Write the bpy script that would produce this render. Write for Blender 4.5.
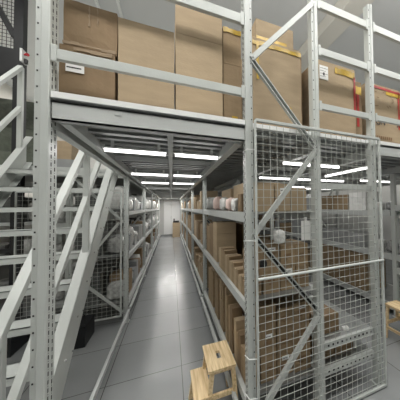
import bpy, bmesh, math, random
from mathutils import Vector, Matrix, noise
random.seed(7)
SC = bpy.context.scene
COL = SC.collection
for o in list(bpy.data.objects): bpy.data.objects.remove(o)
S = 4/3           # the plan below is drawn in units of 1.333 m (one floor tile = 0.6 units = 0.8 m)

# ------------------------------------------------------------------ camera
yaw, pitch, roll = (math.radians(a) for a in (23.43, 1.62, -0.79))
d = Vector((math.sin(yaw)*math.cos(pitch), math.cos(yaw)*math.cos(pitch), math.sin(pitch)))
r0 = Vector((math.cos(yaw), -math.sin(yaw), 0)); u0 = r0.cross(d)
R = r0*math.cos(roll)+u0*math.sin(roll); U = -r0*math.sin(roll)+u0*math.cos(roll)
cam = bpy.data.cameras.new('camera'); camo = bpy.data.objects.new('camera', cam); COL.objects.link(camo)
m = Matrix((R, U, -d)).transposed().to_4x4(); m.translation = Vector((0, 0, 1.5))*S
camo.matrix_world = m
cam.sensor_width = 36; cam.sensor_fit = 'HORIZONTAL'; cam.lens = 217.18*36/400
cam.shift_x = -65.35/400; cam.clip_start = 0.05; cam.clip_end = 200
SC.camera = camo
# ------------------------------------------------------------------ world, exposure, unseen overhead and fill lights
w = bpy.data.worlds.new('world'); SC.world = w; w.use_nodes = True
w.node_tree.nodes['Background'].inputs[0].default_value = (0.93, 0.97, 1, 1)
w.node_tree.nodes['Background'].inputs[1].default_value = 0.30
SC.view_settings.view_transform = 'Standard'; SC.view_settings.look = 'None'
SC.view_settings.gamma = 1; SC.view_settings.use_curve_mapping = False
SC.view_settings.exposure = 0.0
def area(name, loc, sx, sy, power, rot=(0, 0, 0), col=(1, .98, .94)):
    l = bpy.data.lights.new(name, 'AREA'); l.shape = 'RECTANGLE'; l.size = sx*S; l.size_y = sy*S
    l.energy = power; l.color = col
    o = bpy.data.objects.new(name, l); o.location = Vector(loc)*S; o.rotation_euler = rot; COL.objects.link(o); return o
for x, y, z, sx, sy, p in [(-0.8, 0.45, 3.75, 1.6, .3, 50), (1.3, 0.45, 3.75, 1.6, .3, 40), (3.0, 0.6, 3.75, 1.2, .3, 34), (-2.0, 2.2, 4.7, 1.2, 2.0, 75),
                           (-3.0, 5.5, 4.9, 1.2, 1.5, 150), (-2.6, 9.5, 4.9, 1.2, 1.5, 200), (4.8, 3.0, 4.9, .5, 2.5, 130), (1.5, 9, 4.9, 2, .5, 160)]:
    area('unseen_overhead_light', (x, y, z), sx, sy, p)  # no fixtures modelled; left, right and back ones added to brighten walls and stairs
for x in (-1.0, 2.2): area('ceiling_fill', (x, 0.3, 3.85), 1.6, .3, 190, (math.pi, 0, 0))  # added up-facing fill that brightens the ceiling, no pendants hang here

# ------------------------------------------------------------------ materials
def mat(name, col, rough=.5, metal=0, noise_amt=0, nscale=8, bump=0, bscale=40, alpha=1, trans=0, stretch=None, spec=.5):
    mt = bpy.data.materials.new(name); mt.use_nodes = True; nt = mt.node_tree; b = nt.nodes['Principled BSDF']
    b.inputs['Roughness'].default_value = rough; b.inputs['Metallic'].default_value = metal
    b.inputs['Base Color'].default_value = (*col, 1); b.inputs['Specular IOR Level'].default_value = spec
    if alpha < 1: b.inputs['Alpha'].default_value = alpha
    if trans: b.inputs['Transmission Weight'].default_value = trans
    tc = nt.nodes.new('ShaderNodeTexCoord'); mp = nt.nodes.new('ShaderNodeMapping')
    nt.links.new(tc.outputs['Object'], mp.inputs[0])
    if stretch: mp.inputs['Scale'].default_value = stretch
    if noise_amt:
        n = nt.nodes.new('ShaderNodeTexNoise'); n.inputs['Scale'].default_value = nscale; n.inputs['Detail'].default_value = 5
        nt.links.new(mp.outputs[0], n.inputs[0])
        oi = nt.nodes.new('ShaderNodeObjectInfo')
        ad = nt.nodes.new('ShaderNodeMath'); ad.operation = 'MULTIPLY_ADD'
        nt.links.new(oi.outputs['Random'], ad.inputs[0]); ad.inputs[1].default_value = .35
        nt.links.new(n.outputs[0], ad.inputs[2])
        cr = nt.nodes.new('ShaderNodeValToRGB'); cr.color_ramp.elements[0].position = .35; cr.color_ramp.elements[1].position = .95
        lo = [max(0, c*(1-noise_amt)) for c in col]; hi = [min(1, c*(1+noise_amt)) for c in col]
        cr.color_ramp.elements[0].color = (*lo, 1); cr.color_ramp.elements[1].color = (*hi, 1)
        nt.links.new(ad.outputs[0], cr.inputs[0]); nt.links.new(cr.outputs[0], b.inputs['Base Color'])
    if bump:
        n2 = nt.nodes.new('ShaderNodeTexNoise'); n2.inputs['Scale'].default_value = bscale; n2.inputs['Detail'].default_value = 3
        nt.links.new(mp.outputs[0], n2.inputs[0])
        bp = nt.nodes.new('ShaderNodeBump'); bp.inputs['Strength'].default_value = bump; bp.inputs['Distance'].default_value = .02
        nt.links.new(n2.outputs[0], bp.inputs['Height']); nt.links.new(bp.outputs[0], b.inputs['Normal'])
    return mt
M = {}
M['steel'] = mat('painted_steel', (.52, .545, .525), .38, 0, .06, 3, .05, 60)
M['beamsteel'] = mat('beam_painted_steel', (.52, .54, .53), .3, 0, .06, 3, .05, 60)
M['strip'] = mat('white_edge_strip', (.82, .83, .82), .4)
M['zinc'] = mat('galvanised_sheet', (.30, .31, .305), .35, .5, .18, 6)
M['wire'] = mat('galvanised_wire', (.52, .54, .51), .45, .2)
M['hole'] = mat('hole_shade', (.03, .03, .03), .8)  # flat dark colour for the shade inside holes, slots and open channels
M['bolt'] = mat('bolt_steel', (.75, .75, .75), .25, .8)
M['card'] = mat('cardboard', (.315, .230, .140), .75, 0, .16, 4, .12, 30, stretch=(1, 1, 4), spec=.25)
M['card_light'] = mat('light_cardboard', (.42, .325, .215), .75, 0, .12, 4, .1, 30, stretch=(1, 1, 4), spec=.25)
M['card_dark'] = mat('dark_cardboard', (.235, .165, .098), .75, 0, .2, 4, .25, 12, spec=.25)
M['white_card'] = mat('white_cardboard', (.75, .75, .73), .6, 0, .05, 4)
M['tape_clear'] = mat('clear_tape', (.33, .25, .17), .12)
M['tape_yellow'] = mat('yellow_tape', (.55, .36, .04), .3, 0, .35, 14)
M['tape_red'] = mat('red_tape', (.50, .05, .045), .3, 0, .3, 14)
M['paper'] = mat('paper_label', (.80, .80, .78), .6)
M['ink'] = mat('ink', (.05, .05, .05), .7)
M['faint'] = mat('faint_print', (.24, .15, .08), .8)
M['black'] = mat('black_paint', (.008, .009, .011), .5, 0, .2, 6)
M['blackbag'] = mat('black_plastic', (.012, .012, .013), .3)
M['redp'] = mat('red_plastic', (.45, .02, .03), .35)
M['wrap'] = mat('white_wrap', (.72, .72, .70), .22, 0, .22, 14, 1.0, 22)
M['film'] = mat('clear_film', (.42, .42, .41), .12, 0, .6, 16, 1.0, 18)
M['greenwrap'] = mat('wrapped_grey_green_goods', (.10, .115, .09), .45, 0, .4, 7, .8, 12)
M['darkgoods'] = mat('dark_goods', (.10, .105, .10), .35, 0, .5, 9, .6, 20)
M['greycrate'] = mat('grey_plastic', (.30, .31, .31), .4, 0, .15, 5)
M['pink'] = mat('pale_pink_goods', (.72, .55, .50), .5, 0, .15, 8)
M['orange'] = mat('orange_goods', (.55, .30, .06), .5)
M['wallp'] = mat('wall_paint', (.60, .60, .58), .8, 0, .03, 1)
M['wallw'] = mat('warm_white_wall_paint', (.74, .72, .66), .8, 0, .03, 1)
M['ceil'] = mat('ceiling_paint', (.66, .67, .67), .85, 0, .04, 1)
M['doorw'] = mat('door_paint', (.86, .86, .85), .5, 0, .03, 1)
def lampmat():
    mt = bpy.data.materials.new('lit_tube'); mt.use_nodes = True; b = mt.node_tree.nodes['Principled BSDF']
    b.inputs['Base Color'].default_value = (.9, .9, .9, 1); b.inputs['Emission Color'].default_value = (1, .99, .96, 1)
    b.inputs['Emission Strength'].default_value = 3.0; return mt
M['tube'] = lampmat()
def woodmat():
    mt = mat('pine_wood', (.62, .45, .26), .45); nt = mt.node_tree; b = nt.nodes['Principled BSDF']
    tc = nt.nodes.new('ShaderNodeTexCoord'); mp = nt.nodes.new('ShaderNodeMapping'); mp.inputs['Scale'].default_value = (22, 1.6, 22)
    n = nt.nodes.new('ShaderNodeTexNoise'); n.inputs['Scale'].default_value = 2.2; n.inputs['Detail'].default_value = 6
    cr = nt.nodes.new('ShaderNodeValToRGB')
    cr.color_ramp.elements[0].position = .35; cr.color_ramp.elements[1].position = .65
    cr.color_ramp.elements[0].color = (.60, .43, .22, 1); cr.color_ramp.elements[1].color = (.88, .70, .44, 1)
    nt.links.new(tc.outputs['Object'], mp.inputs[0]); nt.links.new(mp.outputs[0], n.inputs[0])
    nt.links.new(n.outputs[0], cr.inputs[0]); nt.links.new(cr.outputs[0], b.inputs['Base Color']); return mt
M['wood'] = woodmat()
def tilemat():
    mt = mat('floor_tiles', (.30, .31, .315), .2); nt = mt.node_tree; b = nt.nodes['Principled BSDF']
    tc = nt.nodes.new('ShaderNodeTexCoord'); mp = nt.nodes.new('ShaderNodeMapping')
    mp.inputs['Location'].default_value = (-.087*S, -.455*S, 0)
    br = nt.nodes.new('ShaderNodeTexBrick'); br.offset = 0; br.squash = 1
    br.inputs['Scale'].default_value = 1; br.inputs['Brick Width'].default_value = .6*S; br.inputs['Row Height'].default_value = .6*S
    br.inputs['Mortar Size'].default_value = .0045; br.inputs['Mortar Smooth'].default_value = .1; br.inputs['Bias'].default_value = 0
    br.inputs['Color1'].default_value = (.285, .295, .30, 1); br.inputs['Color2'].default_value = (.31, .32, .325, 1)
    br.inputs['Mortar'].default_value = (.09, .09, .09, 1)
    nt.links.new(tc.outputs['Object'], mp.inputs[0]); nt.links.new(mp.outputs[0], br.inputs[0])
    n = nt.nodes.new('ShaderNodeTexNoise'); n.inputs['Scale'].default_value = 3; n.inputs['Detail'].default_value = 8
    nt.links.new(tc.outputs['Object'], n.inputs[0])
    mx = nt.nodes.new('ShaderNodeMix'); mx.data_type = 'RGBA'; mx.blend_type = 'MULTIPLY'; mx.inputs[0].default_value = .10
    nt.links.new(br.outputs[0], mx.inputs[6]); nt.links.new(n.outputs[0], mx.inputs[7])
    nt.links.new(mx.outputs[2], b.inputs['Base Color'])
    mr = nt.nodes.new('ShaderNodeMapRange'); mr.inputs[3].default_value = .17; mr.inputs[4].default_value = .27
    nt.links.new(n.outputs[0], mr.inputs[0]); nt.links.new(mr.outputs[0], b.inputs['Roughness'])
    return mt
M['tile'] = tilemat()

# ------------------------------------------------------------------ mesh helpers
class MB:
    def __init__(s): s.v = []; s.f = []; s.m = []
    def quad8(s, c, mi=0):
        n = len(s.v); s.v += [Vector(p) for p in c]
        for f in ((0, 3, 2, 1), (4, 5, 6, 7), (0, 1, 5, 4), (1, 2, 6, 5), (2, 3, 7, 6), (3, 0, 4, 7)):
            s.f.append([n+i for i in f]); s.m.append(mi)
        return s
    def box(s, x0, x1, y0, y1, z0, z1, mi=0):
        return s.quad8([(x0, y0, z0), (x1, y0, z0), (x1, y1, z0), (x0, y1, z0), (x0, y0, z1), (x1, y0, z1), (x1, y1, z1), (x0, y1, z1)], mi)
    def bar(s, p, q, wd, h, side=None, mi=0):
        p = Vector(p); q = Vector(q); t = (q-p).normalized()
        a = Vector(side) if side else Vector((1, 0, 0))
        a = (a-t*a.dot(t)).normalized(); b = t.cross(a).normalized(); a = a*wd/2; b = b*h/2
        return s.quad8([p-a-b, p+a-b, p+a+b, p-a+b, q-a-b, q+a-b, q+a+b, q-a+b], mi)
    def tube(s, p, q, r, n=8, mi=0, r2=None):
        p = Vector(p); q = Vector(q); t = (q-p).normalized(); r2 = r if r2 is None else r2
        a = t.orthogonal().normalized(); b = t.cross(a); k = len(s.v)
        for i in range(n):
            e = a*math.cos(2*math.pi*i/n)+b*math.sin(2*math.pi*i/n); s.v.append(p+e*r); s.v.append(q+e*r2)
        for i in range(n):
            j = (i+1) % n; s.f.append([k+2*i, k+2*j, k+2*j+1, k+2*i+1]); s.m.append(mi)
        s.f.append([k+2*i for i in range(n)][::-1]); s.m.append(mi); s.f.append([k+2*i+1 for i in range(n)]); s.m.append(mi)
        return s
    def prism(s, poly, z0, z1, mi=0):      # poly in x,y, extruded up
        k = len(s.v); n = len(poly)
        s.v += [Vector((x, y, z0)) for x, y in poly]+[Vector((x, y, z1)) for x, y in poly]
        for i in range(n):
            j = (i+1) % n; s.f.append([k+i, k+j, k+n+j, k+n+i]); s.m.append(mi)
        s.f.append([k+i for i in range(n)][::-1]); s.m.append(mi); s.f.append([k+n+i for i in range(n)]); s.m.append(mi)
        return s
    def build(s, name, mats, parent=None, loc=None, bevel=0, smooth=False, xf=None):
        mats = mats if isinstance(mats, (list, tuple)) else [mats]
        if xf: s.v = [xf @ v for v in s.v]
        if parent is not None:
            org = parent.get('_o'); org = Vector(org)
        else:
            if loc is None:
                xs = [v.x for v in s.v]; ys = [v.y for v in s.v]; zs = [v.z for v in s.v]
                loc = ((min(xs)+max(xs))/2, (min(ys)+max(ys))/2, min(zs))
            org = Vector(loc)
        me = bpy.data.meshes.new(name)
        me.from_pydata([(v-org)*S for v in s.v], [], s.f); me.update()
        for mm in mats: me.materials.append(M[mm])
        for p, mi in zip(me.polygons, s.m): p.material_index = mi; p.use_smooth = smooth
        o = bpy.data.objects.new(name, me); COL.objects.link(o); o['_o'] = tuple(org)
        if parent is not None: o.parent = parent
        else: o.location = org*S
        if bevel:
            bv = o.modifiers.new('bevel', 'BEVEL'); bv.width = bevel*S; bv.segments = 2; bv.limit_method = 'ANGLE'
        return o
def tag(o, label=None, cat=None, group=None, kind=None):
    if label: o['label'] = label
    if cat: o['category'] = cat
    if group: o['group'] = group
    if kind: o['kind'] = kind
    return o
def thing(name, loc, label, cat, group=None, rz=0):
    o = bpy.data.objects.new(name, None); COL.objects.link(o); o.location = Vector(loc)*S; o['_o'] = tuple(loc)
    o.empty_display_size = .1; o.rotation_euler.z = rz
    return tag(o, label, cat, group)
def struct(o): o['kind'] = 'structure'; return o

# ------------------------------------------------------------------ room
XL, XR, YB, YF, ZC = -4.2, 6.5, 12.6, -4.0, 5.0
struct(MB().box(XL, XR, YF, YB, -.1, 0).build('floor', 'tile', loc=(0, 0, 0)))
struct(MB().box(XL, XR, YF, YB, ZC, ZC+.1).build('ceiling', 'ceil'))
struct(MB().box(XL-.1, XL, YF, YB, 0, ZC).build('wall_left', 'wallw'))
struct(MB().box(XR, XR+.1, YF, YB, 0, ZC).build('wall_right', 'wallp'))
struct(MB().box(XL-.1, XR+.1, YB, YB+.1, 0, ZC).build('wall_back', 'wallp'))
struct(MB().box(XL-.1, XR+.1, YF-.1, YF, 0, ZC).build('wall_front', 'wallp'))
struct(MB().box(-.5, .5, YB-.012, YB, 0, .08).build('baseboard_back', 'greycrate'))
dr = MB().box(-.36, -.005, YB-.03, YB, .09, 1.93).box(.005, .42, YB-.03, YB, .09, 1.93).build('door_1', 'doorw'); struct(dr)
MB().box(-.02, -.008, YB-.045, YB-.03, .9, 1.05).build('door_handle', 'bolt', dr)
# ceiling duct and conduits
tag(MB().box(2.62, 2.98, .3, YB, 4.75, ZC).build('ceiling_duct', 'wallw', bevel=.01), 'long pale boxed duct running along the grey ceiling above the right racks', 'duct')
for x, nm in ((-1.15, 'left of the two slim pale conduits on the ceiling above the aisle'), (-.82, 'right of the two slim pale conduits on the ceiling above the aisle')):
    tag(MB().box(x-.02, x+.02, .5, YB, ZC-.05, ZC).build('ceiling_conduit', 'strip'), nm, 'conduit')

# ------------------------------------------------------------------ racking
ROWS = [1.33+2.06*k for k in range(6)]
def post_part(root, x, y, z1, side=1, holes=True, z0=0.0, w=.054, d=.05):
    # hat profile: holed flange at one side, raised front, slotted flank facing the aisle
    mb = MB(); h = w/2
    if side > 0: poly = [(x-h, y), (x-h+.02, y), (x-h+.024, y-.008), (x+h-.004, y-.008), (x+h, y-.003), (x+h, y+d), (x-h, y+d)]
    else: poly = [(x-h, y-.003), (x-h+.004, y-.008), (x+h-.02, y-.008), (x+h-.016, y), (x+h, y), (x+h, y+d), (x-h, y+d)]
    mb.prism(poly, z0+.006, z1)
    if holes:
        fx = x-h+.009 if side > 0 else x+h-.009
        z = .12
        while z < z1-.03:
            mb.box(fx-.003, fx+.003, y-.0012, y+.001, z-.004, z+.004, 1); z += .075
        sx = x+h*side
        for j, yy in enumerate((y+d*.26, y+d*.70)):
            z = .10+j*.018
            while z < z1-.03:
                mb.box(min(sx, sx+.0012*side), max(sx, sx+.0012*side), yy-.0034, yy+.0034, z-.0095, z+.0095, 1)
                if holes == 2: mb.box(min(sx, sx+.0012*side), max(sx, sx+.0012*side), yy-.002, yy+.002, z+.0175, z+.020, 1)
                z += .0375
    o = mb.build('post', ['steel', 'hole'], root)
    MB().box(x-.04, x+.04, y-.02, y+d+.02, 0, .006).tube((x-.032, y-.012, 0), (x-.032, y-.012, .014), .006, 6).tube((x+.032, y-.012, 0), (x+.032, y-.012, .014), .006, 6).build('foot_plate', 'beamsteel', o)
    return o
def brace(root, p, q, w=.03, flip=False):
    # C channel brace lying in a plane of constant y
    p = Vector(p); q = Vector(q); mb = MB(); t = (q-p).normalized(); n = Vector((0, 1, 0)).cross(t)
    if flip:   # open side towards us: shade of the hollow painted dark between two lips
        for sgn in (-1, 1): mb.bar(p+n*sgn*(w/2-.003), q+n*sgn*(w/2-.003), .006, .026, n)
        mb.bar(p+Vector((0, .012, 0)), q+Vector((0, .012, 0)), w-.004, .002, n, 1)
    else: mb.bar(p, q, w, .026, n)
    for e in (p+t*.012, q-t*.012): mb.tube(e-Vector((0, .018, 0)), e-Vector((0, .01, 0)), .006, 6, 2)
    mb.build('diagonal_brace', ['steel', 'hole', 'bolt'], root)
NTH = ['first', 'second', 'third', 'fourth', 'fifth', 'sixth']
ZT = 3.27
# near left post
t = thing('rack_upright', (-.552, 1.35, 0), 'tall grey perforated steel post at the left front corner of the mezzanine, nearest the stairs', 'rack upright')
post_part(t, -.552, 1.327, ZT, 1, 2, d=.078)
# right rack frames
zig = [(.49, .13), (1.0, .71), (.49, 1.31), (1.0, 1.92), (.49, 2.48), (1.0, 3.05)]
for k, y in enumerate(ROWS):
    t = thing('rack_upright', (.745, y, 0),
              'grey steel upright frame of the right rack, %s from the front, with zigzag braces' % NTH[k], 'rack upright', 'upright frames of the right rack')
    post_part(t, .467, y, ZT if k == 0 else 1.97, -1, 2 if k == 0 else (True if k < 3 else False))
    post_part(t, 1.003, y, ZT if k == 0 else 1.97, 1, k < 2)
    for i in range(5 if k == 0 else 3):
        (xa, za), (xb, zb) = zig[i], zig[i+1]
        brace(t, (xa, y+.012+(i % 2)*.004-.008, za), (xb, y+.012+(i % 2)*.004-.008, zb), .034, i in (1, 3))
# right front corner post
t = thing('rack_upright', (1.595, 1.35, 0), 'tall grey perforated steel post at the right end of the wire mesh panel', 'rack upright')
post_part(t, 1.593, 1.327, 3.25, 1, True, w=.046)
t = thing('rack_upright', (1.595, 3.39, 0), 'grey steel post behind the low shelf, at the back of the wire mesh bay', 'rack upright')
post_part(t, 1.595, 3.39, 1.97, 1, False)
# left rack frames
for k, y in enumerate(ROWS[1:]):
    t = thing('rack_upright', (-.85, y, 0), 'grey steel upright frame of the left rack, %s past the stairs' % NTH[k], 'rack upright', 'upright frames of the left rack')
    post_part(t, -.552, y, 1.97, 1, k < 2); post_part(t, -1.15, y, 1.74 if k == 0 else 1.97, -1, False)
    for i in range(3):
        (xa, za), (xb, zb) = zig[i], zig[i+1]
        brace(t, (-xa-.1+.015, y+.012, za), (-xb-.14, y+.012, zb), .03)
# shelves of the long racks
def shelf(x0, x1, y0, y1, z, label, group, bh=.055):
    t = thing('rack_shelf', ((x0+x1)/2, (y0+y1)/2, z-bh), label, 'rack shelf', group)
    MB().box(x0, x0+.03, y0, y1, z-bh, z).box(x0+.001, x0+.03, y0, y1, z-bh-.01, z-bh).build('beam', 'beamsteel', t)
    MB().box(x1-.03, x1, y0, y1, z-bh, z).build('beam', 'beamsteel', t)
    mb = MB(); n = max(2, int((y1-y0)/.2)); dy = (y1-y0)/n
    for i in range(n): mb.box(x0+.03, x1-.03, y0+i*dy+.002, y0+(i+1)*dy-.002, z-.012, z-.001)
    mb.build('deck_panel', 'zinc', t)
LV = {'bottom': .25, 'middle': .87, 'top': 1.46}
BAY = ['first', 'second', 'third', 'fourth', 'fifth']
for k in range(5):
    ya, yb = ROWS[k]+.052, ROWS[k+1]-.01
    for n, z in LV.items():
        shelf(.442, 1.03, ya, yb, z, '%s shelf of the right rack, %s bay from the front' % (n, BAY[k]), 'shelves of the right rack')
        if k: shelf(-1.175, -.527, ya, yb, z, '%s shelf of the left rack, %s bay past the stairs' % (n, BAY[k-1]), 'shelves of the left rack')
# floor guard rails
for k in range(5):
    ya, yb = ROWS[k]+.06, ROWS[k+1]-.03
    tag(MB().box(.395, .42, ya-.02, yb, .14, .18).box(.42, .44, ya, ya+.03, .145, .175).box(.42, .44, yb-.05, yb-.02, .145, .175).build('guard_rail', 'beamsteel', bevel=.002), 'low grey guard rail along the foot of the right rack, %s bay from the front' % BAY[k], 'guard rail', 'guard rails of the right rack')
    tag(MB().box(-.524, -.50, ya-.02, yb, .14, .18).build('guard_rail', 'beamsteel', bevel=.002), 'low grey guard rail along the left side of the aisle, %s length from the front' % BAY[k], 'guard rail', 'guard rails on the left of the aisle')
# mezzanine deck
dk = thing('mezzanine_deck', (1, 6, 1.9), 'grey steel mezzanine floor over the aisle with ribbed underside and white edge', 'mezzanine')
XD0, XD1 = -.58, 5.2
mb = MB().box(XD0+.02, XD1, 1.385, 12.5, 2.02, 2.045)
y = 1.42
while y < 12.4: mb.box(XD0+.1, XD1, y, y+.055, 1.985, 2.02); y += .125
mb.box(-3.9, -1.88, 4.32, 12.5, 2.02, 2.045).box(-1.88, XD0+.02, 3.75, 12.5, 2.02, 2.045)
mb.build('ribbed_deck_panel', 'zinc', dk)
mb = MB().box(-.52, .438, 1.322, 1.385, 2.028, 2.058).box(.50, .972, 1.352, 1.385, 2.028, 2.058).box(1.034, 1.565, 1.352, 1.385, 2.028, 2.058).box(1.626, XD1, 1.33, 1.385, 2.028, 2.058)
mb.build('edge_strip', 'strip', dk)
for xa, xb in ((-.52, .438), (1.626, XD1)):
    MB().box(xa, xb, 1.335, 1.345, 1.925, 2.015).box(xa, xb, 1.335, 1.38, 2.008, 2.015).box(xa, xb, 1.335, 1.375, 1.925, 1.933).box(-.03+(xa+xb)/2-.2, .0+(xa+xb)/2-.2, 1.331, 1.336, 1.985, 2.0).build('front_beam', 'beamsteel', dk)
for xa, xb, z0 in ((-.578, -.548, 1.915), (-.50, -.475, 1.93), (.39, .43, 1.92), (1.01, 1.05, 1.92), (1.60, 1.64, 1.92), (2.70, 2.74, 1.92), (3.6, 3.64, 1.92)):
    MB().box(xa, xb, 1.39 if xa > -.52 else 1.40, 12.4, z0, 2.0).box(xa-.008, xb+.008, 1.39 if xa > -.52 else 1.40, 12.4, z0-.006, z0).build('side_beam', 'beamsteel', dk)
MB().box(-.022, .012, 1.40, 12.4, 1.935, 1.985).build('centre_beam', 'beamsteel', dk)
for y in ROWS[1:]+[2.36, 4.42, 4.98, 6.2, 7.3, 8.6, 9.9, 11.1]:
    for xa, xb in ((-.47, -.022), (.012, .39), (1.05, 1.6), (1.64, 2.7), (2.74, 3.6)):
        MB().box(xa, xb, y, y+.03, 1.92 if y > 4.5 else 1.945, 1.984).build('cross_beam', 'beamsteel', dk)
MB().box(-1.66, -.6, 3.66, 3.75, 1.93, 2.05).box(-3.9, -1.66, 3.70, 3.75, 1.93, 2.05).build('landing_beam', 'steel', dk)
for y in (5.45, 7.5, 9.6): MB().box(-3.9, -1.2, y, y+.05, 1.93, 2.0).build('cross_beam', 'beamsteel', dk)
# deck guard rails along the front edge
def rail(x0, x1, z0, z1, label):
    mb = MB().box(x0, x1, 1.325, 1.352, z0, z1)
    tag(mb.box(x0-.0, x0+.022, 1.321, 1.325, z0-.015, z1+.015).box(x1-.022, x1, 1.321, 1.325, z0-.015, z1+.015).build('guard_rail', 'steel', bevel=.003), label, 'guard rail', 'guard rails along the mezzanine edge')
rail(-.523, .438, 2.218, 2.268, 'lower grey guard rail in front of the large cartons above the aisle')
rail(-.523, .438, 2.70, 2.76, 'upper grey guard rail above the aisle, between the left post and the middle post')
rail(1.032, 1.566, 2.235, 2.28, 'lower guard rail in front of the carton with a white label')
rail(1.032, 1.566, 2.66, 2.715, 'middle guard rail just above the carton with a white label')
rail(1.032, 1.566, 3.03, 3.09, 'topmost guard rail of the bay holding the carton with a white label')
rail(1.624, 3.6, 2.235, 2.28, 'lower guard rail at the right edge, in front of the red taped carton')
rail(1.624, 3.6, 2.66, 2.715, 'middle guard rail at the right edge, just above the red taped carton')
rail(1.624, 3.6, 3.03, 3.09, 'topmost guard rail at the right edge of the mezzanine')

# wire mesh panels
def mesh_panel(x0, x1, y, z0, z1, pitch, label, mids=(), r=.0019, fr=.010):
    t = thing('mesh_panel', ((x0+x1)/2, y, z0), label, 'mesh panel')
    mb = MB(); n = round((x1-x0)/pitch); m_ = round((z1-z0)/pitch)
    for i in range(1, n): x = x0+(x1-x0)*i/n; mb.tube((x, y, z0), (x, y, z1), r, 4)
    for j in range(1, m_): z = z0+(z1-z0)*j/m_; mb.tube((x0, y-r*1.4, z), (x1, y-r*1.4, z), r, 4)
    mb.build('wire_grid', 'wire', t)
    mb = MB().box(x0-fr, x0+fr*.4, y-fr, y+fr, z0, z1).box(x1-fr, x1+fr, y-fr, y+fr, z0, z1)
    mb.box(x0, x1, y-fr, y+fr, z1-fr, z1+fr).box(x0, x1, y-fr, y+fr, z0, z0+2*fr)
    mb.build('frame', 'steel', t, bevel=.003)
    for z in mids: MB().tube((x0, y-.012, z), (x1, y-.012, z), .0095, 10).build('middle_rail', 'steel', t)
    return t
t = mesh_panel(.498, 1.615, 1.292, .012, 2.055, .05, 'large grey welded wire mesh panel closing the end of the right rack', (1.04,))
for z in (1.86, 1.28, .55, .31): # tie wires round the post
    MB().tube((.488, 1.29, z), (.44, 1.30, z+.004), .003, 5).tube((.44, 1.30, z+.004), (.432, 1.36, z-.004), .003, 5).build('tie_wire', 'strip', t)
mesh_panel(-1.6, -.60, 3.355, .10, 1.70, .05, 'wire mesh panel closing the end of the left rack behind the stairs')

# ------------------------------------------------------------------ staircase
st = thing('staircase', (-1.17, 2.8, 0), 'open grey steel staircase with handrails climbing to the mezzanine on the left', 'staircase')
SL = 1.07; L0 = -1.83; SX0, SX1 = -1.67, -.68
def zl(y): return SL*y+L0
for X, sg in ((SX1, -1), (SX0, 1)):
    y0, y1 = 1.72, 3.66
    mb = MB(); xi = X+sg*.008
    a, b = (min(X, xi), max(X, xi))
    def plate(xa, xb, lo0, hi0, lo1, hi1, ya, yb):
        mb.quad8([(xa, ya, lo0), (xb, ya, lo0), (xb, yb, lo1), (xa, yb, lo1), (xa, ya, hi0), (xb, ya, hi0), (xb, yb, hi1), (xa, yb, hi1)])
    DV = .33
    ys = 1.45
    plate(a, b, .012, max(.02, zl(1.72)+DV), zl(1.75)+.02, zl(1.75)+DV, 1.42, 1.75)
    plate(a, b, zl(1.75)+.02, zl(1.75)+DV, min(zl(y1), 2.04), min(zl(y1)+DV, 2.3), 1.75, y1)
    fa, fb = (min(X, X+sg*.065), max(X, X+sg*.065))
    plate(fa, fb, zl(1.44)+DV-.01, zl(1.44)+DV, zl(y1)+DV-.01, zl(y1)+DV, 1.44, y1)
    plate(fa, fb, zl(1.9)-.005, zl(1.9)+.005, zl(y1)-.005, zl(y1)+.005, 1.9, y1)
    mb.build('stringer', 'steel', st)
    mb = MB()
    k = 0
    for k in range(8):
        z = .46+.213*k; yy = (z-.17-L0)/SL
        for dy in (.0, .11):
            o_ = X-sg*.006
            mb.tube((X, yy+dy, z-.02), (o_, yy+dy, z-.02), .008, 6)
    mb.build('bolt', 'bolt', st)['kind'] = 'stuff'
for k in range(-1, 8):
    z = .46+.213*k; yy = (z-.20-L0)/SL-.06
    mb = MB().box(SX0+.01, SX1-.01, yy, yy+.165, z-.006, z).box(SX0+.01, SX1-.01, yy-.0, yy+.008, z-.05, z).box(SX0+.01, SX1-.01, yy+.157, yy+.165, z-.04, z)
    mb.build('tread', 'steel', st)
for X, ye in ((SX1-.03, 4.4), (SX0+.02, 3.5)):
    A = lambda y: 1.42+SL*(y-1.83)
    Bz = lambda y: .93+SL*(y-1.83)
    yt = min(ye, 3.5)
    for fn, nm, wd in ((A, 'handrail', .046), (Bz, 'middle_rail', .040)):
        mb = MB().bar((X, 1.22, fn(1.22)), (X, yt, fn(yt)), wd, .040, (1, 0, 0))
        if ye > yt: mb.bar((X, yt-.01, fn(yt)), (X, ye, fn(yt)), wd, .040, (1, 0, 0))
        mb.build(nm, 'steel', st, bevel=.004)
    for py_ in (1.39, 2.46, 3.5):
        hw = .018 if py_ < 2 else .022
        MB().box(X-hw, X+hw, py_-hw, py_+hw, max(.01, zl(py_)+.3), A(py_)).build('railing_post', 'steel', st, bevel=.004)

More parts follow.
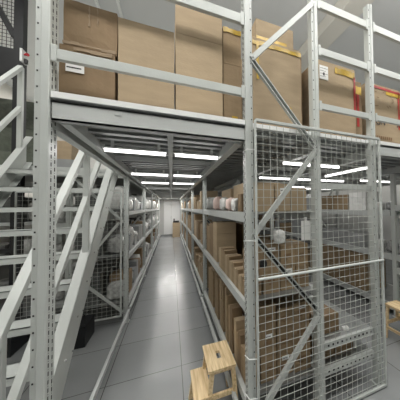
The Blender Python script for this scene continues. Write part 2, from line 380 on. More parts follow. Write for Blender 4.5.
# ------------------------------------------------------------------ batten lights under the deck
def tube_light(x0, x1, y, z, label, group, power=None):
    t = thing('batten_light', ((x0+x1)/2, y, z), label, 'light', group)
    MB().box(x0, x1, y-.017, y+.017, z+.016, z+.028).box(x0+.05, x0+.07, y-.01, y+.01, z+.028, 2.019).box(x1-.07, x1-.05, y-.01, y+.01, z+.028, 2.019).build('housing', 'strip', t)
    MB().tube((x0+.01, y, z+.006), (x1-.01, y, z+.004), .014, 10).build('tube', 'tube', t)
    l = area('tube_lamp', ((x0+x1)/2, y, z-.0145), x1-x0-.03, .026, power or 3.6*(x1-x0)/.42)
    l.data.color = (1, .985, .95)
    l.parent = t; l.location = Vector((0, 0, -.0145))*S
    return t
for i, (ty, zz) in enumerate([(1.92, 1.925), (3.10, 1.915), (4.13, 1.915), (5.2, 1.955), (6.4, 1.955), (7.7, 1.955), (9.0, 1.955), (10.2, 1.955), (11.4, 1.955)]):
    nm = ['first', 'second', 'third', 'fourth', 'fifth', 'sixth', 'seventh', 'eighth', 'ninth'][i]
    pw = None if i < 3 else (7 if i < 7 else 16)
    tube_light(-.46, -.03, ty, zz, 'batten light left of the centre beam above the aisle, %s row from the front' % nm, 'batten lights over the main aisle', pw)
    tube_light(.02, .385, ty, zz, 'batten light right of the centre beam above the aisle, %s row from the front' % nm, 'batten lights over the main aisle', pw)
for i, (x0, x1, y) in enumerate([(.93, 1.28, 1.74), (1.30, 1.59, 1.74), (1.53, 2.27, 1.98), (1.1, 1.59, 2.75), (1.7, 2.6, 2.75), (2.8, 3.5, 2.6), (1.7, 2.6, 3.9), (1.7, 2.6, 5.2), (2.8, 3.55, 4.2)]):
    tt = tube_light(x0, x1, y, 1.885, ['left part of the nearest batten light seen behind the mesh panel', 'middle part of the nearest batten light behind the mesh panel', 'batten light running away from us over the right aisle, behind the corner post',
        'batten light of the second row over the right rack', 'batten light of the second row over the right aisle', 'batten light over the far right rack near the front', 'batten light of the third row over the right aisle', 'batten light of the fourth row over the right aisle', 'batten light over the far right rack, farther back'][i], 'batten lights over the right aisle', 1.8*(x1-x0)/.42)
    if i == 2: tt.rotation_euler.z = math.pi/2

# ------------------------------------------------------------------ cartons
def carton(x0, x1, y0, y1, z0, z1, label, mt='card', group=None, tape=None, sticker=None, seam=True, rz=0, marks=None, name='cardboard_box', cat='box', drapes=None, bulge=.003):
    z0 += .0008
    c = ((x0+x1)/2, (y0+y1)/2, z0)
    mb = MB()
    # slightly bulged body with a grid of verts
    bm = bmesh.new(); nx = 4
    bmesh.ops.create_cube(bm, size=1); bmesh.ops.subdivide_edges(bm, edges=bm.edges[:], cuts=3, use_grid_fill=True)
    for v in bm.verts:
        p = v.co
        b = bulge
        q = Vector((p.x*(x1-x0), p.y*(y1-y0), (p.z+.5)*(z1-z0)))
        if abs(abs(p.y)-.5) < 1e-4: q.y += math.copysign(b, p.y)*math.cos(p.x*math.pi)*math.cos(p.z*math.pi)
        if abs(abs(p.x)-.5) < 1e-4: q.x += math.copysign(b, p.x)*math.cos(p.y*math.pi)*math.cos(p.z*math.pi)
        if abs(p.z-.5) < 1e-4: q.z += -b*.6*math.cos(p.x*math.pi)*math.cos(p.y*math.pi)
        n_ = noise.noise(q*9+Vector(c)*7)*b*.7
        if z1-z0 > .25 and p.z > -.49: q += Vector((n_, n_, 0))
        v.co = q+Vector(c)
    bm.verts.index_update()
    mb.v = [v.co.copy() for v in bm.verts]; mb.f = [[v.index for v in f.verts] for f in bm.faces]; mb.m = [0]*len(mb.f); bm.free()
    simple = not (tape or sticker or marks)
    if simple:
        o = mb.build(name, mt, loc=c); o.rotation_euler.z = rz
        return tag(o, label, cat, group)
    t = thing(name, c, label, cat, group, rz)
    mb.build('body', mt, t)
    e = .0035+bulge
    for tp in (tape or []):
        a, cc, ba, bb, kind = tp   # fractions across x, z on the front face
        xa, xb = x0+(x1-x0)*a, x0+(x1-x0)*cc; za, zb = z0+(z1-z0)*ba, z0+(z1-z0)*bb
        p = MB(); n = 7
        hz = (xb-xa) > (zb-za)
        for i in range(n):
            if hz: u, v_ = xa+(xb-xa)*i/n, xa+(xb-xa)*(i+1)/n; j1, j2 = random.uniform(-.004, .004), random.uniform(-.004, .004); p.box(u, v_, y0-e, y0-e+.002, za+j1, zb+j2)
            else: u, v_ = za+(zb-za)*i/n, za+(zb-za)*(i+1)/n; j1, j2 = random.uniform(-.003, .003), random.uniform(-.003, .003); p.box(xa+j1, xb+j2, y0-e, y0-e+.002, u, v_)
        p.build('tape', 'tape_'+kind, t)
    if sticker:
        a, cc, ba, bb = sticker; xa, xb = x0+(x1-x0)*a, x0+(x1-x0)*cc; za, zb = z0+(z1-z0)*ba, z0+(z1-z0)*bb
        p = MB().box(xa, xb, y0-e-.001, y0-e+.001, za, zb); h = (zb-za)
        if h > .05:
            for i in range(4): p.box(xa+.006, xb-.006-(i % 2)*.02, y0-e-.0015, y0-e-.001, zb-h*(.18+.2*i)-.003, zb-h*(.18+.2*i), 1)
            p.box((xa+xb)/2-.01, (xa+xb)/2+.008, y0-e-.0018, y0-e-.001, za+h*.28, za+h*.5, 1)
        else: p.box(xa+.004, xb-.012, y0-e-.0015, y0-e-.001, za+h*.4, za+h*.55, 1)
        p.build('shipping_label', ['paper', 'ink'], t)
    if marks: marks(t, x0, x1, y0-e, z0, z1)
    return t
ZD = 2.046
ORD = ['', 'first', 'second', 'third', 'fourth', 'fifth', 'sixth', 'seventh', 'eighth', 'ninth', 'tenth', 'eleventh', 'twelfth']
# cartons on the mezzanine, above the aisle
carton(-.535, -.292, 1.44, 1.76, ZD, 2.365, 'brown carton with a white shipping label, lower one beside the left post on the mezzanine', 'card_dark', tape=[(.25, .95, .93, .99, 'clear')], sticker=(.12, .44, .55, .70))
b = carton(-.525, -.288, 1.45, 1.77, 2.367, 2.62, 'crumpled brown carton in shiny tape, stacked on the labelled one beside the left post', 'card_dark', tape=[(.0, .98, .02, .08, 'clear'), (.46, .49, .5, .95, 'clear'), (.62, .635, .55, .95, 'clear')], bulge=.007, rz=.02)
carton(-.278, .018, 1.45, 1.85, ZD, 2.60, 'large plain tan carton second from the left on the mezzanine', 'card_light')
carton(.026, .322, 1.45, 1.80, ZD, 2.605, 'large plain tan carton third from the left on the mezzanine, under another carton', 'card_light')
carton(.026, .322, 1.45, 1.80, 2.607, 2.83, 'tan carton stacked on top of another, just under the upper guard rail', 'card_light')
carton(.332, .462, 1.47, 1.85, ZD, 2.50, 'narrow tan carton beside the middle post with a small yellow mark low down', 'card', tape=[(.45, .75, .08, .19, 'yellow')])
carton(.332, .462, 1.47, 1.80, 2.502, 2.76, 'narrow tan carton with yellow tape along its top, stacked beside the middle post', 'card', tape=[(0, 1, .86, .98, 'yellow')])
carton(.10, .50, 2.25, 2.6, ZD, 3.10, 'pale tan carton standing in the second row behind the upper guard rail', 'card_light')
def m_y(t, x0, x1, y, z0, z1):
    MB().box(x0+.03, x0+.05, y-.001, y+.001, z1-.32, z1-.04).box(x1-.13, x1-.10, y-.001, y+.001, z0+.18, z0+.24).build('tape', 'tape_yellow', t)
carton(.56, .985, 1.50, 1.95, ZD, 2.78, 'very large brown carton with yellow tape, behind the diagonal braces', 'card_light', tape=[(0, 1, .925, .965, 'yellow')], marks=m_y)
carton(.60, .93, 1.52, 1.85, 2.781, 2.95, 'tan carton on top of the very large yellow taped carton', 'card_light', tape=[(.0, .8, .0, .2, 'yellow')])
carton(1.01, 1.06, 1.60, 2.1, ZD, 2.85, 'thin dark upright carton squeezed behind the third post', 'card_dark')
carton(1.13, 1.56, 1.48, 1.95, ZD, 2.745, 'large tan carton with a white label and yellow tape, right of the third post', 'card_light', tape=[(.45, .98, .88, .96, 'yellow'), (.95, 1.0, .45, .9, 'red')], sticker=(.06, .27, .76, .93))
carton(1.575, 1.66, 1.50, 1.9, ZD, 2.66, 'narrow carton with red and yellow tape behind the right corner post', 'card', tape=[(.0, .9, .8, .92, 'yellow'), (.2, .55, .3, .8, 'red')])
def stroke(pts, r=.006):
    mb = MB()
    for a, b_ in zip(pts, pts[1:]): mb.tube(a, b_, r, 5)
    return mb
def m_gn(t, x0, x1, y, z0, z1):
    X, Z, h = x0+.10, z0+.245, .07
    mb = MB()
    G = [(X+.05, Z+h), (X+.015, Z+h), (X, Z+h*.75), (X, Z+h*.25), (X+.015, Z), (X+.05, Z), (X+.055, Z+h*.45), (X+.03, Z+h*.45)]
    N = [(X+.075, Z), (X+.075, Z+h), (X+.12, Z), (X+.12, Z+h)]
    A = [(X+.30, Z), (X+.325, Z+h*.6), (X+.35, Z)]
    for L in (G, N, A):
        for (a, b1), (c_, d1) in zip(L, L[1:]): mb.bar((a, y-.001, b1), (c_, y-.001, d1), .009, .002, (0, 0, 1) if abs(a-c_) > abs(b1-d1) else (1, 0, 0))
    mb.build('printed_letters', 'ink', t)
    mb = MB()
    for i in range(9):
        a = random.uniform(x0+.05, x1-.12); zz = z0+random.uniform(.42, .58); mb.bar((a, y-.001, zz), (a+random.uniform(.02, .05), y-.001, zz+random.uniform(-.03, .03)), .004, .002, (0, 0, 1))
    for i in range(10):
        a = x0+.05+i*.028; mb.box(a, a+.017, y-.0015, y, z0+.10, z0+.13)
    mb.build('faint_print', 'faint', t)['kind'] = 'stuff'
carton(1.74, 2.20, 1.50, 1.95, ZD, 2.69, 'carton with black letters and red tape edges, at the right on the mezzanine', 'card_light', tape=[(0, 1, .93, .965, 'red'), (.93, .97, .35, .95, 'red'), (.55, 1, .87, .92, 'yellow')], marks=m_gn)
carton(2.22, 2.6, 1.50, 1.95, ZD, 2.66, 'yellow taped carton at the far right edge on the mezzanine', 'card', tape=[(0, 1, .84, .9, 'yellow'), (.0, .1, .3, .8, 'red')])

# low shelves behind the mesh, between third and corner posts
shelf_t = []
for z, nm in ((.46, 'upper'), (.27, 'lower')):
    t = thing('rack_shelf', (1.3, 1.9, z-.045), '%s low shelf of perforated steel behind the mesh, left of the corner post' % nm, 'rack shelf')
    mb = MB().box(1.035, 1.565, 1.352, 1.38, z-.05, z)
    mb.build('beam', 'steel', t)
    mb = MB()
    for i in range(12): mb.box(1.04+i*.044, 1.055+i*.044, 1.351, 1.352, z-.03, z-.015)
    mb.build('slot_row', 'hole', t)['kind'] = 'stuff'
    MB().box(1.035, 1.565, 2.1, 2.13, z-.05, z).build('beam', 'steel', t)
    MB().box(1.035, 1.565, 1.38, 2.1, z-.012, z-.001).build('deck_panel', 'zinc', t)
tag(MB().box(1.035, 1.565, 1.345, 1.37, 1.625, 1.67).build('rack_beam', 'steel'), 'grey cross beam behind the mesh between the third post and the corner post', 'beam')
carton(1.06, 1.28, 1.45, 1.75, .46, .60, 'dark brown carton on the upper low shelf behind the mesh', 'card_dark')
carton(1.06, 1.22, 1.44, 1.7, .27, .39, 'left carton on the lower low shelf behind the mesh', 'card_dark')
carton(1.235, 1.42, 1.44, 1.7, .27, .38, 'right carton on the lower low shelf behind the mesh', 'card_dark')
tag(MB().bar((1.42, 1.42, .41), (1.50, 1.43, .37), .004, .03, (0, 0, 1)).box(1.41, 1.43, 1.41, 1.43, .30, .40).build('shelf_tag', 'paper', loc=(1.42, 1.42, .30)), 'white tag hanging from the lower low shelf behind the mesh', 'tag')
tag(MB().prism([(1.30, 1.42), (1.35, 1.41), (1.36, 1.44), (1.31, 1.45)], .461, .485).build('paper_scrap', 'paper'), 'crumpled white paper on the upper low shelf beside the dark carton', 'paper')

# right rack goods, first bay: end stacks facing the mesh
YE = 1.44
cnt = 0
ends = {'bottom': [(.575, .70, [.19, .17, .18]), (.705, .84, [.17, .19, .14]), (.845, .99, [.20, .18, .13])],
        'middle': [(.60, .735, [.20, .155]), (.74, .87, [.19, .15]), (.875, .99, [.17, .165])],
        'top': [(.57, .70, [.20]), (.71, .84, [.21]), (.85, .99, [.18])]}
pos = ['left', 'middle', 'right']
stk = [['lower', 'upper'], ['lowest', 'middle', 'topmost']]
for lv, cols in ends.items():
    for ci, (xa, xb, hs) in enumerate(cols):
        z = LV[lv]
        for hi, h in enumerate(hs):
            w_ = '' if len(hs) == 1 else stk[len(hs)-2][hi]+' carton of the '
            lab = (w_+'%s stack' % pos[ci]) if w_ else 'carton in the %s place' % pos[ci]
            carton(xa+random.uniform(0, .004), xb-random.uniform(0, .004), YE+random.uniform(0, .02), YE+.28, z, z+h-.002,
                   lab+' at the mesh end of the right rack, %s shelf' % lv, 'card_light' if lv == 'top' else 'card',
                   sticker=(.3, .75, .66, .84) if (ci+hi) % 3 == 1 else None, bulge=.001,
                   marks=(lambda t, x0, x1, y, z0, z1: MB().box(x0+.03, x1-.04, y-.001, y, (z0+z1)/2-.012, (z0+z1)/2+.008).box(x0+.04, x1-.07, y-.001, y, (z0+z1)/2-.035, (z0+z1)/2-.026).build('faint_print', 'faint', t)) if lv != 'top' else None)
            z += h
# aisle-side rows of the first bay
def row(x0, x1, y, lv, items, where, mt='card'):
    z = LV[lv]
    n = 0
    nths = ['first', 'second', 'third', 'fourth', 'fifth', 'sixth', 'seventh', 'eighth', 'ninth', 'tenth', 'eleventh', 'twelfth', 'thirteenth', 'fourteenth', 'fifteenth', 'sixteenth']
    for it in items:
        dy, h = it[0], it[1]; m_ = it[2] if len(it) > 2 else mt; inset = it[3] if len(it) > 3 else 0
        hs = h if isinstance(h, (list, tuple)) else [h]
        zz = z
        for hi, hh in enumerate(hs):
            top = '' if len(hs) == 1 else (', bottom of stack' if hi == 0 else (', top of stack' if hi == len(hs)-1 else ', middle of stack'))
            carton(x0+inset, x1+inset*.3, y+.003, y+dy-.003, zz, zz+hh-.002, '%s carton from the front, %s%s' % (nths[n], where, top), m_, bulge=.001)
            zz += hh
        y += dy; n += 1
row(.475, .565, 1.44, 'bottom', [(.05, .20), (.06, .24), (.05, .22), (.07, .28, 'card_dark'), (.05, .26), (.07, .33, 'card_light'), (.05, .30, 'card', .03), (.08, .38, 'card_dark'), (.06, .36)], 'aisle side, right rack bottom shelf', 'card')
row(.475, .62, 2.02, 'bottom', [(.05, .42), (.04, .47, 'card_light'), (.08, .36, 'card_dark', .03), (.05, .47), (.07, .30), (.05, .48, 'card_light'), (.09, .42, 'card_dark', .04), (.08, .45), (.12, .47), (.12, .34, 'card_dark', .03), (.16, .45), (.2, .42)], 'beyond the narrow cartons, right rack bottom shelf', 'card')
row(.465, .585, 1.44, 'middle', [(.06, .11), (.05, .13), (.06, .12, 'card_light'), (.06, .15), (.07, .14, 'card_light'), (.07, .17), (.08, .16, 'card_light'), (.08, .19), (.09, .18, 'card_light'), (.08, .21), (.09, .22), (.1, .2, 'card_light')], 'aisle side, right rack middle shelf', 'card')
carton(.50, .58, 1.56, 1.60, .87+.123, .87+.31, 'slim upright carton with a white tip standing on the low row, middle shelf', 'card_dark', sticker=(.1, .9, .88, .99))
row(.475, .70, 2.50, 'middle', [(.24, [.17, .15, .13], 'card_light'), (.28, [.20, .22], 'card_dark'), (.28, [.25, .12])], 'beyond the low row, right rack middle shelf', 'card')
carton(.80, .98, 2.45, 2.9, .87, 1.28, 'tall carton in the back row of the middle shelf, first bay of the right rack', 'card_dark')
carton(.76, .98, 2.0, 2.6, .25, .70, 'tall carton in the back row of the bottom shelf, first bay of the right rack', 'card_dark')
# top shelf, first bay
carton(.50, .59, 1.62, 1.72, 1.46, 1.60, 'small square brown carton near the middle post on the top shelf of the right rack', 'card_dark')
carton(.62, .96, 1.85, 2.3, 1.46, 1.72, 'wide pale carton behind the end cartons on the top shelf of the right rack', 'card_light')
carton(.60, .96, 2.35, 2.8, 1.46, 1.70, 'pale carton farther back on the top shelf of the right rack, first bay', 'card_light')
def blob(cx, cy, z, rx, ry, h, label, mt, group=None, seed=0, name='plastic_bag', cat='bag', knot=True, sub=3):
    bm = bmesh.new(); bmesh.ops.create_icosphere(bm, subdivisions=sub, radius=1)
    for v in bm.verts:
        p = v.co.copy()
        # squared-off, creased sack
        e = .62; p = Vector([math.copysign(abs(c)**e, c) for c in p])
        k = .86+.16*noise.noise(p*1.7+Vector((seed*3.1, seed, 0)))+.13*abs(noise.noise(p*4.5+Vector((seed, 0, seed))))+.07*noise.noise(p*10+Vector((seed, 3, 0)))
        q = p*k; zz = (q.z+.9)/1.8
        v.co = Vector((cx+q.x*rx, cy+q.y*ry, z+.001+max(0, zz)*h))
    bm.verts.index_update()
    mb = MB(); mb.v = [v.co.copy() for v in bm.verts]; mb.f = [[v.index for v in f.verts] for f in bm.faces]; mb.m = [0]*len(mb.f); bm.free()
    return tag(mb.build(name, mt, loc=(cx, cy, z), smooth=True), label, cat, group)
blob(.52, 1.82, 1.46, .05, .07, .11, 'white wrapped bundle beside the small brown carton on the top shelf of the right rack', 'wrap', seed=3)
blob(.52, 2.02, 1.46, .05, .08, .12, 'pale pink wrapped bundle on the top shelf of the right rack', 'pink', seed=4)
blob(.52, 2.3, 1.46, .05, .09, .14, 'white wrapped bundle behind the pink one on the top shelf of the right rack', 'wrap', seed=5)
blob(.53, 2.7, 1.46, .06, .12, .16, 'pinkish wrapped bundle farthest back in the first bay, top shelf of the right rack', 'pink', seed=6)
tag(MB().box(.52, .57, 1.74, 1.76, 1.461, 1.56).tube((.545, 1.75, 1.56), (.545, 1.75, 1.60), .008).build('bottle', 'blackbag'), 'small black bottle behind the brown carton on the top shelf of the right rack', 'bottle')
# papers and bags seen through the mesh
blob(.72, 1.42, 1.226, .05, .035, .10, 'white plastic bag on top of the end cartons, middle shelf of the right rack', 'wrap', seed=11)
tag(MB().box(.90, .985, 1.40, 1.404, 1.24, 1.385).box(.93, .95, 1.40, 1.402, 1.385, 1.41).build('hanging_sheet', 'paper'), 'white sheet hanging from the top shelf behind the mesh panel', 'paper')
blob(.585, 1.405, 1.075, .03, .02, .05, 'black bundle of straps tied at the mesh beside the middle post', 'blackbag', seed=12, knot=False, name='strap_bundle', cat='straps')
# other bays of the right rack
tall = {'bottom': .5, 'middle': .5, 'top': .36}
for k in range(1, 5):
    for lv, z in LV.items():
        y = ROWS[k]+.08
        q = 0
        while y < ROWS[k+1]-.25:
            q += 1; dy = random.uniform(.16, .34) if k < 3 else random.uniform(.3, .5)
            dy = min(dy, ROWS[k+1]-.06-y)
            h = random.uniform(.2, .47)*(.75 if lv == 'top' else 1)
            if random.random() < (.35 if lv == 'top' else .1):
                blob(.60, y+dy/2, z, .10, dy*.42, min(h, .2), 'white wrapped bundle, %s along the %s shelf, right rack, %s bay from the front' % (ORD[q], lv, BAY[k]), 'wrap', 'wrapped bundles on the %s shelf of the right rack, %s bay' % (lv, BAY[k]), random.random()*50, sub=2)
            else:
                carton(.475, random.uniform(.68, .8), y+.005, y+dy-.005, z, z+h, 'brown carton, %s along the %s shelf, right rack, %s bay from the front' % (ORD[q], lv, BAY[k]), random.choice(['card', 'card', 'card_light', 'card_dark']), 'cartons on the %s shelf of the right rack, %s bay' % (lv, BAY[k]), bulge=.001)
            y += dy
# left rack goods
for k in range(1, 5):
    for lv, z in LV.items():
        y = ROWS[k]+.12
        q = 0
        while y < ROWS[k+1]-.2:
            q += 1
            dy = random.uniform(.2, .34) if k < 3 else random.uniform(.3, .5)
            dy = min(dy, ROWS[k+1]-.05-y)
            bay = BAY[k-1]
            rr = random.random()
            if lv == 'bottom' and rr < .25 or rr < .08:
                carton(-.80, -.57, y+.01, y+dy-.01, z, z+random.uniform(.2, .4), 'brown carton, %s along the %s shelf, left rack, %s bay past the stairs' % (ORD[q], lv, bay), random.choice(['card', 'card_dark']), 'cartons on the %s shelf of the left rack, %s bay' % (lv, bay), bulge=.001)
            elif rr < (.82 if lv != 'bottom' else .6):
                mt = 'wrap' if lv == 'top' else random.choice(['wrap', 'film', 'film'])
                blob(-.69, y+dy/2, z, .13, dy*.5, random.uniform(.2, .36), '%s, %s along the %s shelf, left rack, %s bay past the stairs' % ('white bundle' if mt == 'wrap' else 'clear bag', ORD[q], lv, bay), mt, 'plastic bundles on the %s shelf of the left rack, %s bay' % (lv, bay), random.random()*50, sub=3 if k == 1 else 2)
            else:
                carton(-.84, -.57, y+.01, y+dy-.01, z, z+random.uniform(.15, .3), 'grey crate, %s along the %s shelf, left rack, %s bay past the stairs' % (ORD[q], lv, bay), 'greycrate', 'grey crates on the %s shelf of the left rack, %s bay' % (lv, bay), name='storage_crate', cat='crate', bulge=.0005)
            y += dy
    for lv, z in LV.items():   # back row
        y = ROWS[k]+.1; q = 0
        while y < ROWS[k+1]-.3:
            q += 1; dy = random.uniform(.35, .5); dy = min(dy, ROWS[k+1]-.04-y)
            carton(-1.12, -.86, y, y+dy-.02, z, z+random.uniform(.25, .42), 'dark crate, %s along the back row, %s shelf, left rack, %s bay past stairs' % (ORD[q], lv, BAY[k-1]), 'darkgoods', 'dark crates in the back row, %s shelf of the left rack, %s bay' % (lv, BAY[k-1]), name='storage_crate', cat='crate', bulge=.0005); y += dy

# ------------------------------------------------------------------ step stools
def stool(cx, cy, rz, label, sx=1):
    t = thing('step_stool', (cx, cy, 0), label, 'step stool', None, rz)
    o = Vector((cx, cy, 0))
    def P(x, y, z): return (cx+x*sx, cy+y, z)
    W = .155            # half length (y)
    def plank(x0, x1, z, name, slot):
        mb = MB(); ya, yb = cy-W, cy+W; a, b = sorted((cx+x0*sx, cx+x1*sx)); mx = (a+b)/2
        if slot:
            mb.box(a, mx-.015, ya, yb, z-.018, z).box(mx+.015, b, ya, yb, z-.018, z).box(mx-.015, mx+.015, ya, cy-.043, z-.018, z).box(mx-.015, mx+.015, cy+.043, yb, z-.018, z)
        else: mb.box(a, b, ya, yb, z-.018, z)
        return mb.build(name, 'wood', t, bevel=0 if slot else .004)
    plank(-.02, .175, .375, 'top', True)
    plank(-.115, .005, .212, 'step', False)
    for s in (-1, 1):
        y = s*(W-.025)
        MB().bar(P(.155, y, .357), P(.185, y+s*.01, 0.004), .026, .030, (0, 1, 0)).build('leg', 'wood', t, bevel=.002)
        MB().bar(P(.01, y, .357), P(-.01, y+s*.005, .194), .026, .030, (0, 1, 0)).build('upper_side_post', 'wood', t, bevel=.002)
        MB().bar(P(-.085, y, .194), P(-.115, y+s*.01, .004), .026, .030, (0, 1, 0)).build('leg', 'wood', t, bevel=.002)
        MB().bar(P(-.10, y-s*.004, .175), P(.172, y-s*.004, .175), .02, .032, (0, 1, 0)).build('side_rail', 'wood', t, bevel=.002)
        MB().bar(P(.012, y-s*.002, .345), P(.15, y-s*.002, .345), .018, .026, (0, 1, 0)).build('side_rail', 'wood', t, bevel=.002)
    MB().bar(P(.174, -W+.03, .12), P(.174, W-.03, .12), .016, .03, (1, 0, 0)).build('back_rail', 'wood', t, bevel=.002)
    return t
stool(.250, 1.70, 0.0, 'light pine step stool with a hand slot, standing in the aisle by the middle post')
stool(2.405, 1.615, 0, 'light pine step stool at the right edge of the picture, standing behind the mesh panel', -1)

# ------------------------------------------------------------------ far end of the aisle
carton(.06, .40, 11.9, 12.3, 0, .72, 'brown carton standing on the floor at the far end of the aisle', 'card_light')
tag(MB().box(.08, .36, 11.95, 12.2, .7235, .82).box(.1, .16, 11.97, 12.03, .82, .93).build('black_case', 'blackbag', bevel=.01), 'black case lying on the carton at the far end of the aisle', 'case')
tag(MB().box(-.05, .05, 12.45, 12.56, 1.66, 1.74).tube((0, 12.5, 1.66), (0, 12.44, 1.62), .03).build('security_camera', 'strip'), 'small white fixture above the door at the far end of the aisle', 'camera')

# ------------------------------------------------------------------ rack across the right aisle
for y, nm in ((1.98, 'nearest'), (3.75, 'second'), (5.8, 'third'), (7.9, 'fourth')):
    t = thing('rack_upright', (3.1, y, 0), 'grey steel upright frame of the rack across the right aisle, %s one' % nm, 'rack upright', 'upright frames across the right aisle')
    post_part(t, 2.757, y, 1.91, -1, False); post_part(t, 3.36, y, 1.91, 1, False)
    for i in range(3):
        (xa, za), (xb, zb) = zig[i], zig[i+1]
        brace(t, (xa+2.29, y+.012, za), (xb+2.33, y+.012, zb), .03)
for (ya, yb, bn) in ((.6, 1.97, 'bay at the picture edge'), (2.04, 3.74, 'first full bay'), (3.81, 5.79, 'second bay'), (5.86, 7.89, 'third bay')):
    for z, nm in ((.16, 'lowest'), (.66, 'second'), (.83, 'third'), (1.42, 'top')):
        if ya > 2.0 and nm == 'second': continue
        if ya < 2 and nm == 'top': z = 1.49
        shelf(2.73, 3.38, ya, yb, z, '%s shelf of the rack across the right aisle, %s' % (nm, bn), 'shelves across the right aisle', .07)
g = 'brown cartons on the lower shelves across the right aisle'
for i, (ya, yb) in enumerate(((2.10, 2.42), (2.50, 2.82), (2.84, 3.2), (3.22, 3.6))):
    for j, (za, zb) in enumerate(((.16, .43), (.432, .73))):
        if i == 0: continue
        carton(2.76, 3.2, ya, yb, za, zb, '%s brown carton across the right aisle, lowest shelf, %s from the front' % (('bottom', 'top')[j], ['', 'first', 'second', 'third'][i]), 'card')
    if i in (2, 3): carton(2.76, 3.2, ya, yb, 1.42, 1.68, '%s brown carton across the right aisle on the top shelf' % ['', '', 'nearer', 'farther'][i], 'card')
    if i: carton(2.76, 3.1, ya, yb, .83, 1.04, '%s grey crate across the right aisle on the third shelf' % ['', 'nearest', 'middle', 'farthest'][i], 'greycrate', name='storage_crate', cat='crate')
carton(2.755, 3.1, 2.46, 2.80, 1.42, 1.70, 'white printed carton across the right aisle on the top shelf', 'white_card')
for i, (y, m_, c_) in enumerate(((2.12, 'film', 'clear'), (2.3, 'wrap', 'white'))):
    blob(2.86, y, 1.42, .07, .07, .12, '%s bag beside the white printed carton across the right aisle' % c_, m_, seed=30+i)
    blob(2.86, y, .83, .08, .08, .16, '%s bag on the third shelf across the right aisle' % c_, m_, seed=34+i)
for i, y in enumerate((1.25, 1.5, 1.75)):
    blob(2.88, y, .83, .09, .10, .2, ['nearest', 'middle', 'farthest'][i]+' bundle on the third shelf across the right aisle, right edge of the picture', ['greycrate', 'orange', 'film'][i], seed=40+i, knot=False)
    blob(2.88, y, 1.49, .09, .10, .14, ['nearest', 'middle', 'farthest'][i]+' bundle on the top shelf across the right aisle, right edge of the picture', ['darkgoods', 'greycrate', 'wrap'][i], seed=44+i, knot=False)
    carton(2.78, 3.2, y-.1, y+.11, .16, .5, ['nearest', 'middle', 'farthest'][i]+' grey crate on the lowest shelf across the right aisle, right edge of the picture', 'greycrate', name='storage_crate', cat='crate')
random.seed(5)
for ya, yb in ((3.9, 5.7), (5.95, 7.8)):
    for z in (.16, .83, 1.42):
        y = ya; q = 0
        while y < yb-.2:
            q += 1
            dy = random.uniform(.25, .45); dy = min(dy, yb-y)
            carton(2.76, 3.2, y, y+dy-.02, z, z+random.uniform(.2, .4), 'carton, %s along the %s shelf, %s bay across the right aisle' % (ORD[q], {.16: 'lowest', .83: 'third', 1.42: 'top'}[z], 'second' if ya < 5 else 'third'), random.choice(['card', 'greycrate', 'white_card', 'card_dark']), 'cartons far back across the right aisle', bulge=.001); y += dy

# ------------------------------------------------------------------ behind the stairs
def frame_rack(x0, x1, y0, y1, levels, label, zt):
    t = thing('shelving_rack', ((x0+x1)/2, (y0+y1)/2, 0), label, 'rack')
    for x in (x0, x1):
        for y in (y0, y1): MB().box(x-.025, x+.025, y-.025, y+.025, 0, zt).build('post', 'steel', t)
    for z in levels: MB().box(x0, x1, y0-.02, y0+.02, z-.05, z).box(x0, x1, y1-.02, y1+.02, z-.05, z).box(x0, x1, y0+.02, y1-.02, z-.012, z-.001).build('shelf', 'beamsteel', t)
frame_rack(-3.9, -1.75, 4.7, 5.2, (.2, .75, 1.3), 'grey shelving rack of dark goods behind the stairs', 1.92)
frame_rack(-1.66, -1.2, 3.9, 4.6, (.2, .75, 1.3), 'short shelving rack right behind the wire mesh beside the stairs', 1.92)
random.seed(11)
n = 0
for z in (.2, .75, 1.3):
    x = -3.85; q = 0
    while x < -1.95:
        q += 1
        dx = random.uniform(.18, .36); dx = min(dx, -1.79-x)
        nm = {.2: 'lowest', .75: 'middle', 1.3: 'top'}[z]
        if random.random() < .55: blob(x+dx/2, 4.86, z, dx*.42, .14, random.uniform(.2, .36), 'wrapped bundle, %s from the left on the %s shelf of the rack behind the stairs' % (ORD[q], nm), random.choice(['film', 'darkgoods', 'darkgoods', 'wrap']), 'wrapped bundles on the %s shelf behind the stairs' % nm, random.random()*40, sub=2)
        else: carton(x+.01, x+dx-.01, 4.72, 5.1, z, z+random.uniform(.2, .4), 'dark box, %s from the left on the %s shelf of the rack behind the stairs' % (ORD[q], nm), random.choice(['darkgoods', 'card_dark', 'greycrate']), 'dark boxes on the %s shelf behind the stairs' % nm, bulge=.001)
        x += dx
    for i in range(2):
        blob(-1.50+.22*i, 4.1, z, .10, .13, .26, ['left', 'right'][i]+' clear wrapped bundle on the %s shelf of the short rack behind the wire mesh' % nm, 'film', seed=60+i+z, sub=3)
carton(-1.25, -.86, 2.98, 3.3, 0, .22, 'low black crate on the floor under the stairs', 'black', name='storage_crate', cat='crate')
tag(MB().tube((-1.0, 3.02, .2215), (-1.0, 3.06, .36), .004, 5).tube((-1.0, 3.06, .36), (-.9, 3.1, .30), .004, 5).tube((-.9, 3.1, .30), (-.88, 3.04, .2215), .004, 5).build('cable_loop', 'blackbag'), 'black cable loop sticking up from the black crate under the stairs', 'cable')
carton(-2.3, -1.5, 3.1, 3.5, 0, .25, 'wide black crate on the floor under the left part of the stairs', 'black', name='storage_crate', cat='crate')
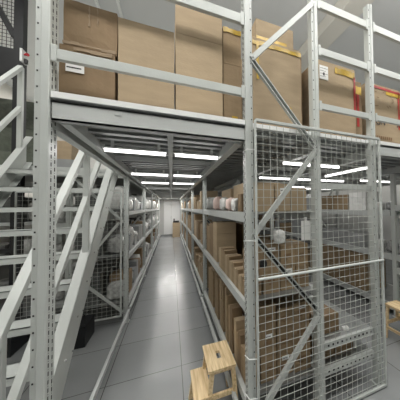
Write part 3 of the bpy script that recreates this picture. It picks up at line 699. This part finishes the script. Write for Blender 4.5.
# left on the upper level
for i, (z, h, nm) in enumerate(((ZD, .42, 'bottom'), (2.47, .40, 'middle'), (2.875, .48, 'top'))):
    carton(-2.75, -2.13, 5.0, 5.5, z, z+h, '%s grey-green wrapped bale stacked on the upper level behind the stairs' % nm, 'greenwrap', bulge=.02, name='wrapped_bale', cat='bale')
carton(-1.73, -1.50, 4.5, 4.8, 2.30, 2.60, 'tan carton on a low crate at the stair landing', 'card_light')
carton(-1.74, -1.36, 4.45, 4.9, ZD, 2.298, 'grey crate under the tan carton at the stair landing', 'greycrate', name='storage_crate', cat='crate')
# goods lift cage, upper left
t = thing('lift_cage', (-2.6, 4.2, 0), 'tall black cage with wire mesh upper panel at the far left', 'cage')
for x in (-1.99, -3.3):
    MB().box(x-.05, x+.05, 4.15, 4.25, 0, 4.98).build('post', 'black', t)
MB().box(-3.25, -2.04, 4.17, 4.23, 3.36, 3.78).build('solid_panel', 'black', t)
MB().box(-3.25, -2.04, 4.17, 4.23, 2.0, 2.06).build('cross_bar', 'black', t)
MB().box(-3.25, -2.04, 4.17, 4.23, .9, .96).build('cross_bar', 'black', t)
mb = MB()
for i in range(1, 27): mb.tube((-3.26+i*.045, 4.2, 3.78), (-3.26+i*.045, 4.2, 4.9), .0035, 4)
for j in range(1, 22): mb.tube((-3.25, 4.193, 3.78+j*.052), (-2.04, 4.193, 3.78+j*.052), .0035, 4)
mb.build('wire_grid', 'black', t)
MB().bar((-2.04, 4.19, 3.95), (-2.5, 4.19, 4.95), .07, .06, (0, 1, 0)).build('diagonal_brace', 'black', t)
sw = MB().box(-1.94, -1.915, 4.08, 4.2, 3.58, 3.76).build('switch_box', 'strip', t)
MB().tube((-1.915, 4.13, 3.70), (-1.885, 4.12, 3.70), .012, 10).tube((-1.885, 4.12, 3.70), (-1.87, 4.11, 3.70), .022, 10).build('red_knob', 'redp', sw)
MB().box(-1.915, -1.885, 4.12, 4.16, 3.58, 3.64).build('cable_gland', 'blackbag', sw)
for o in bpy.data.objects:
    if '_o' in o: del o['_o']
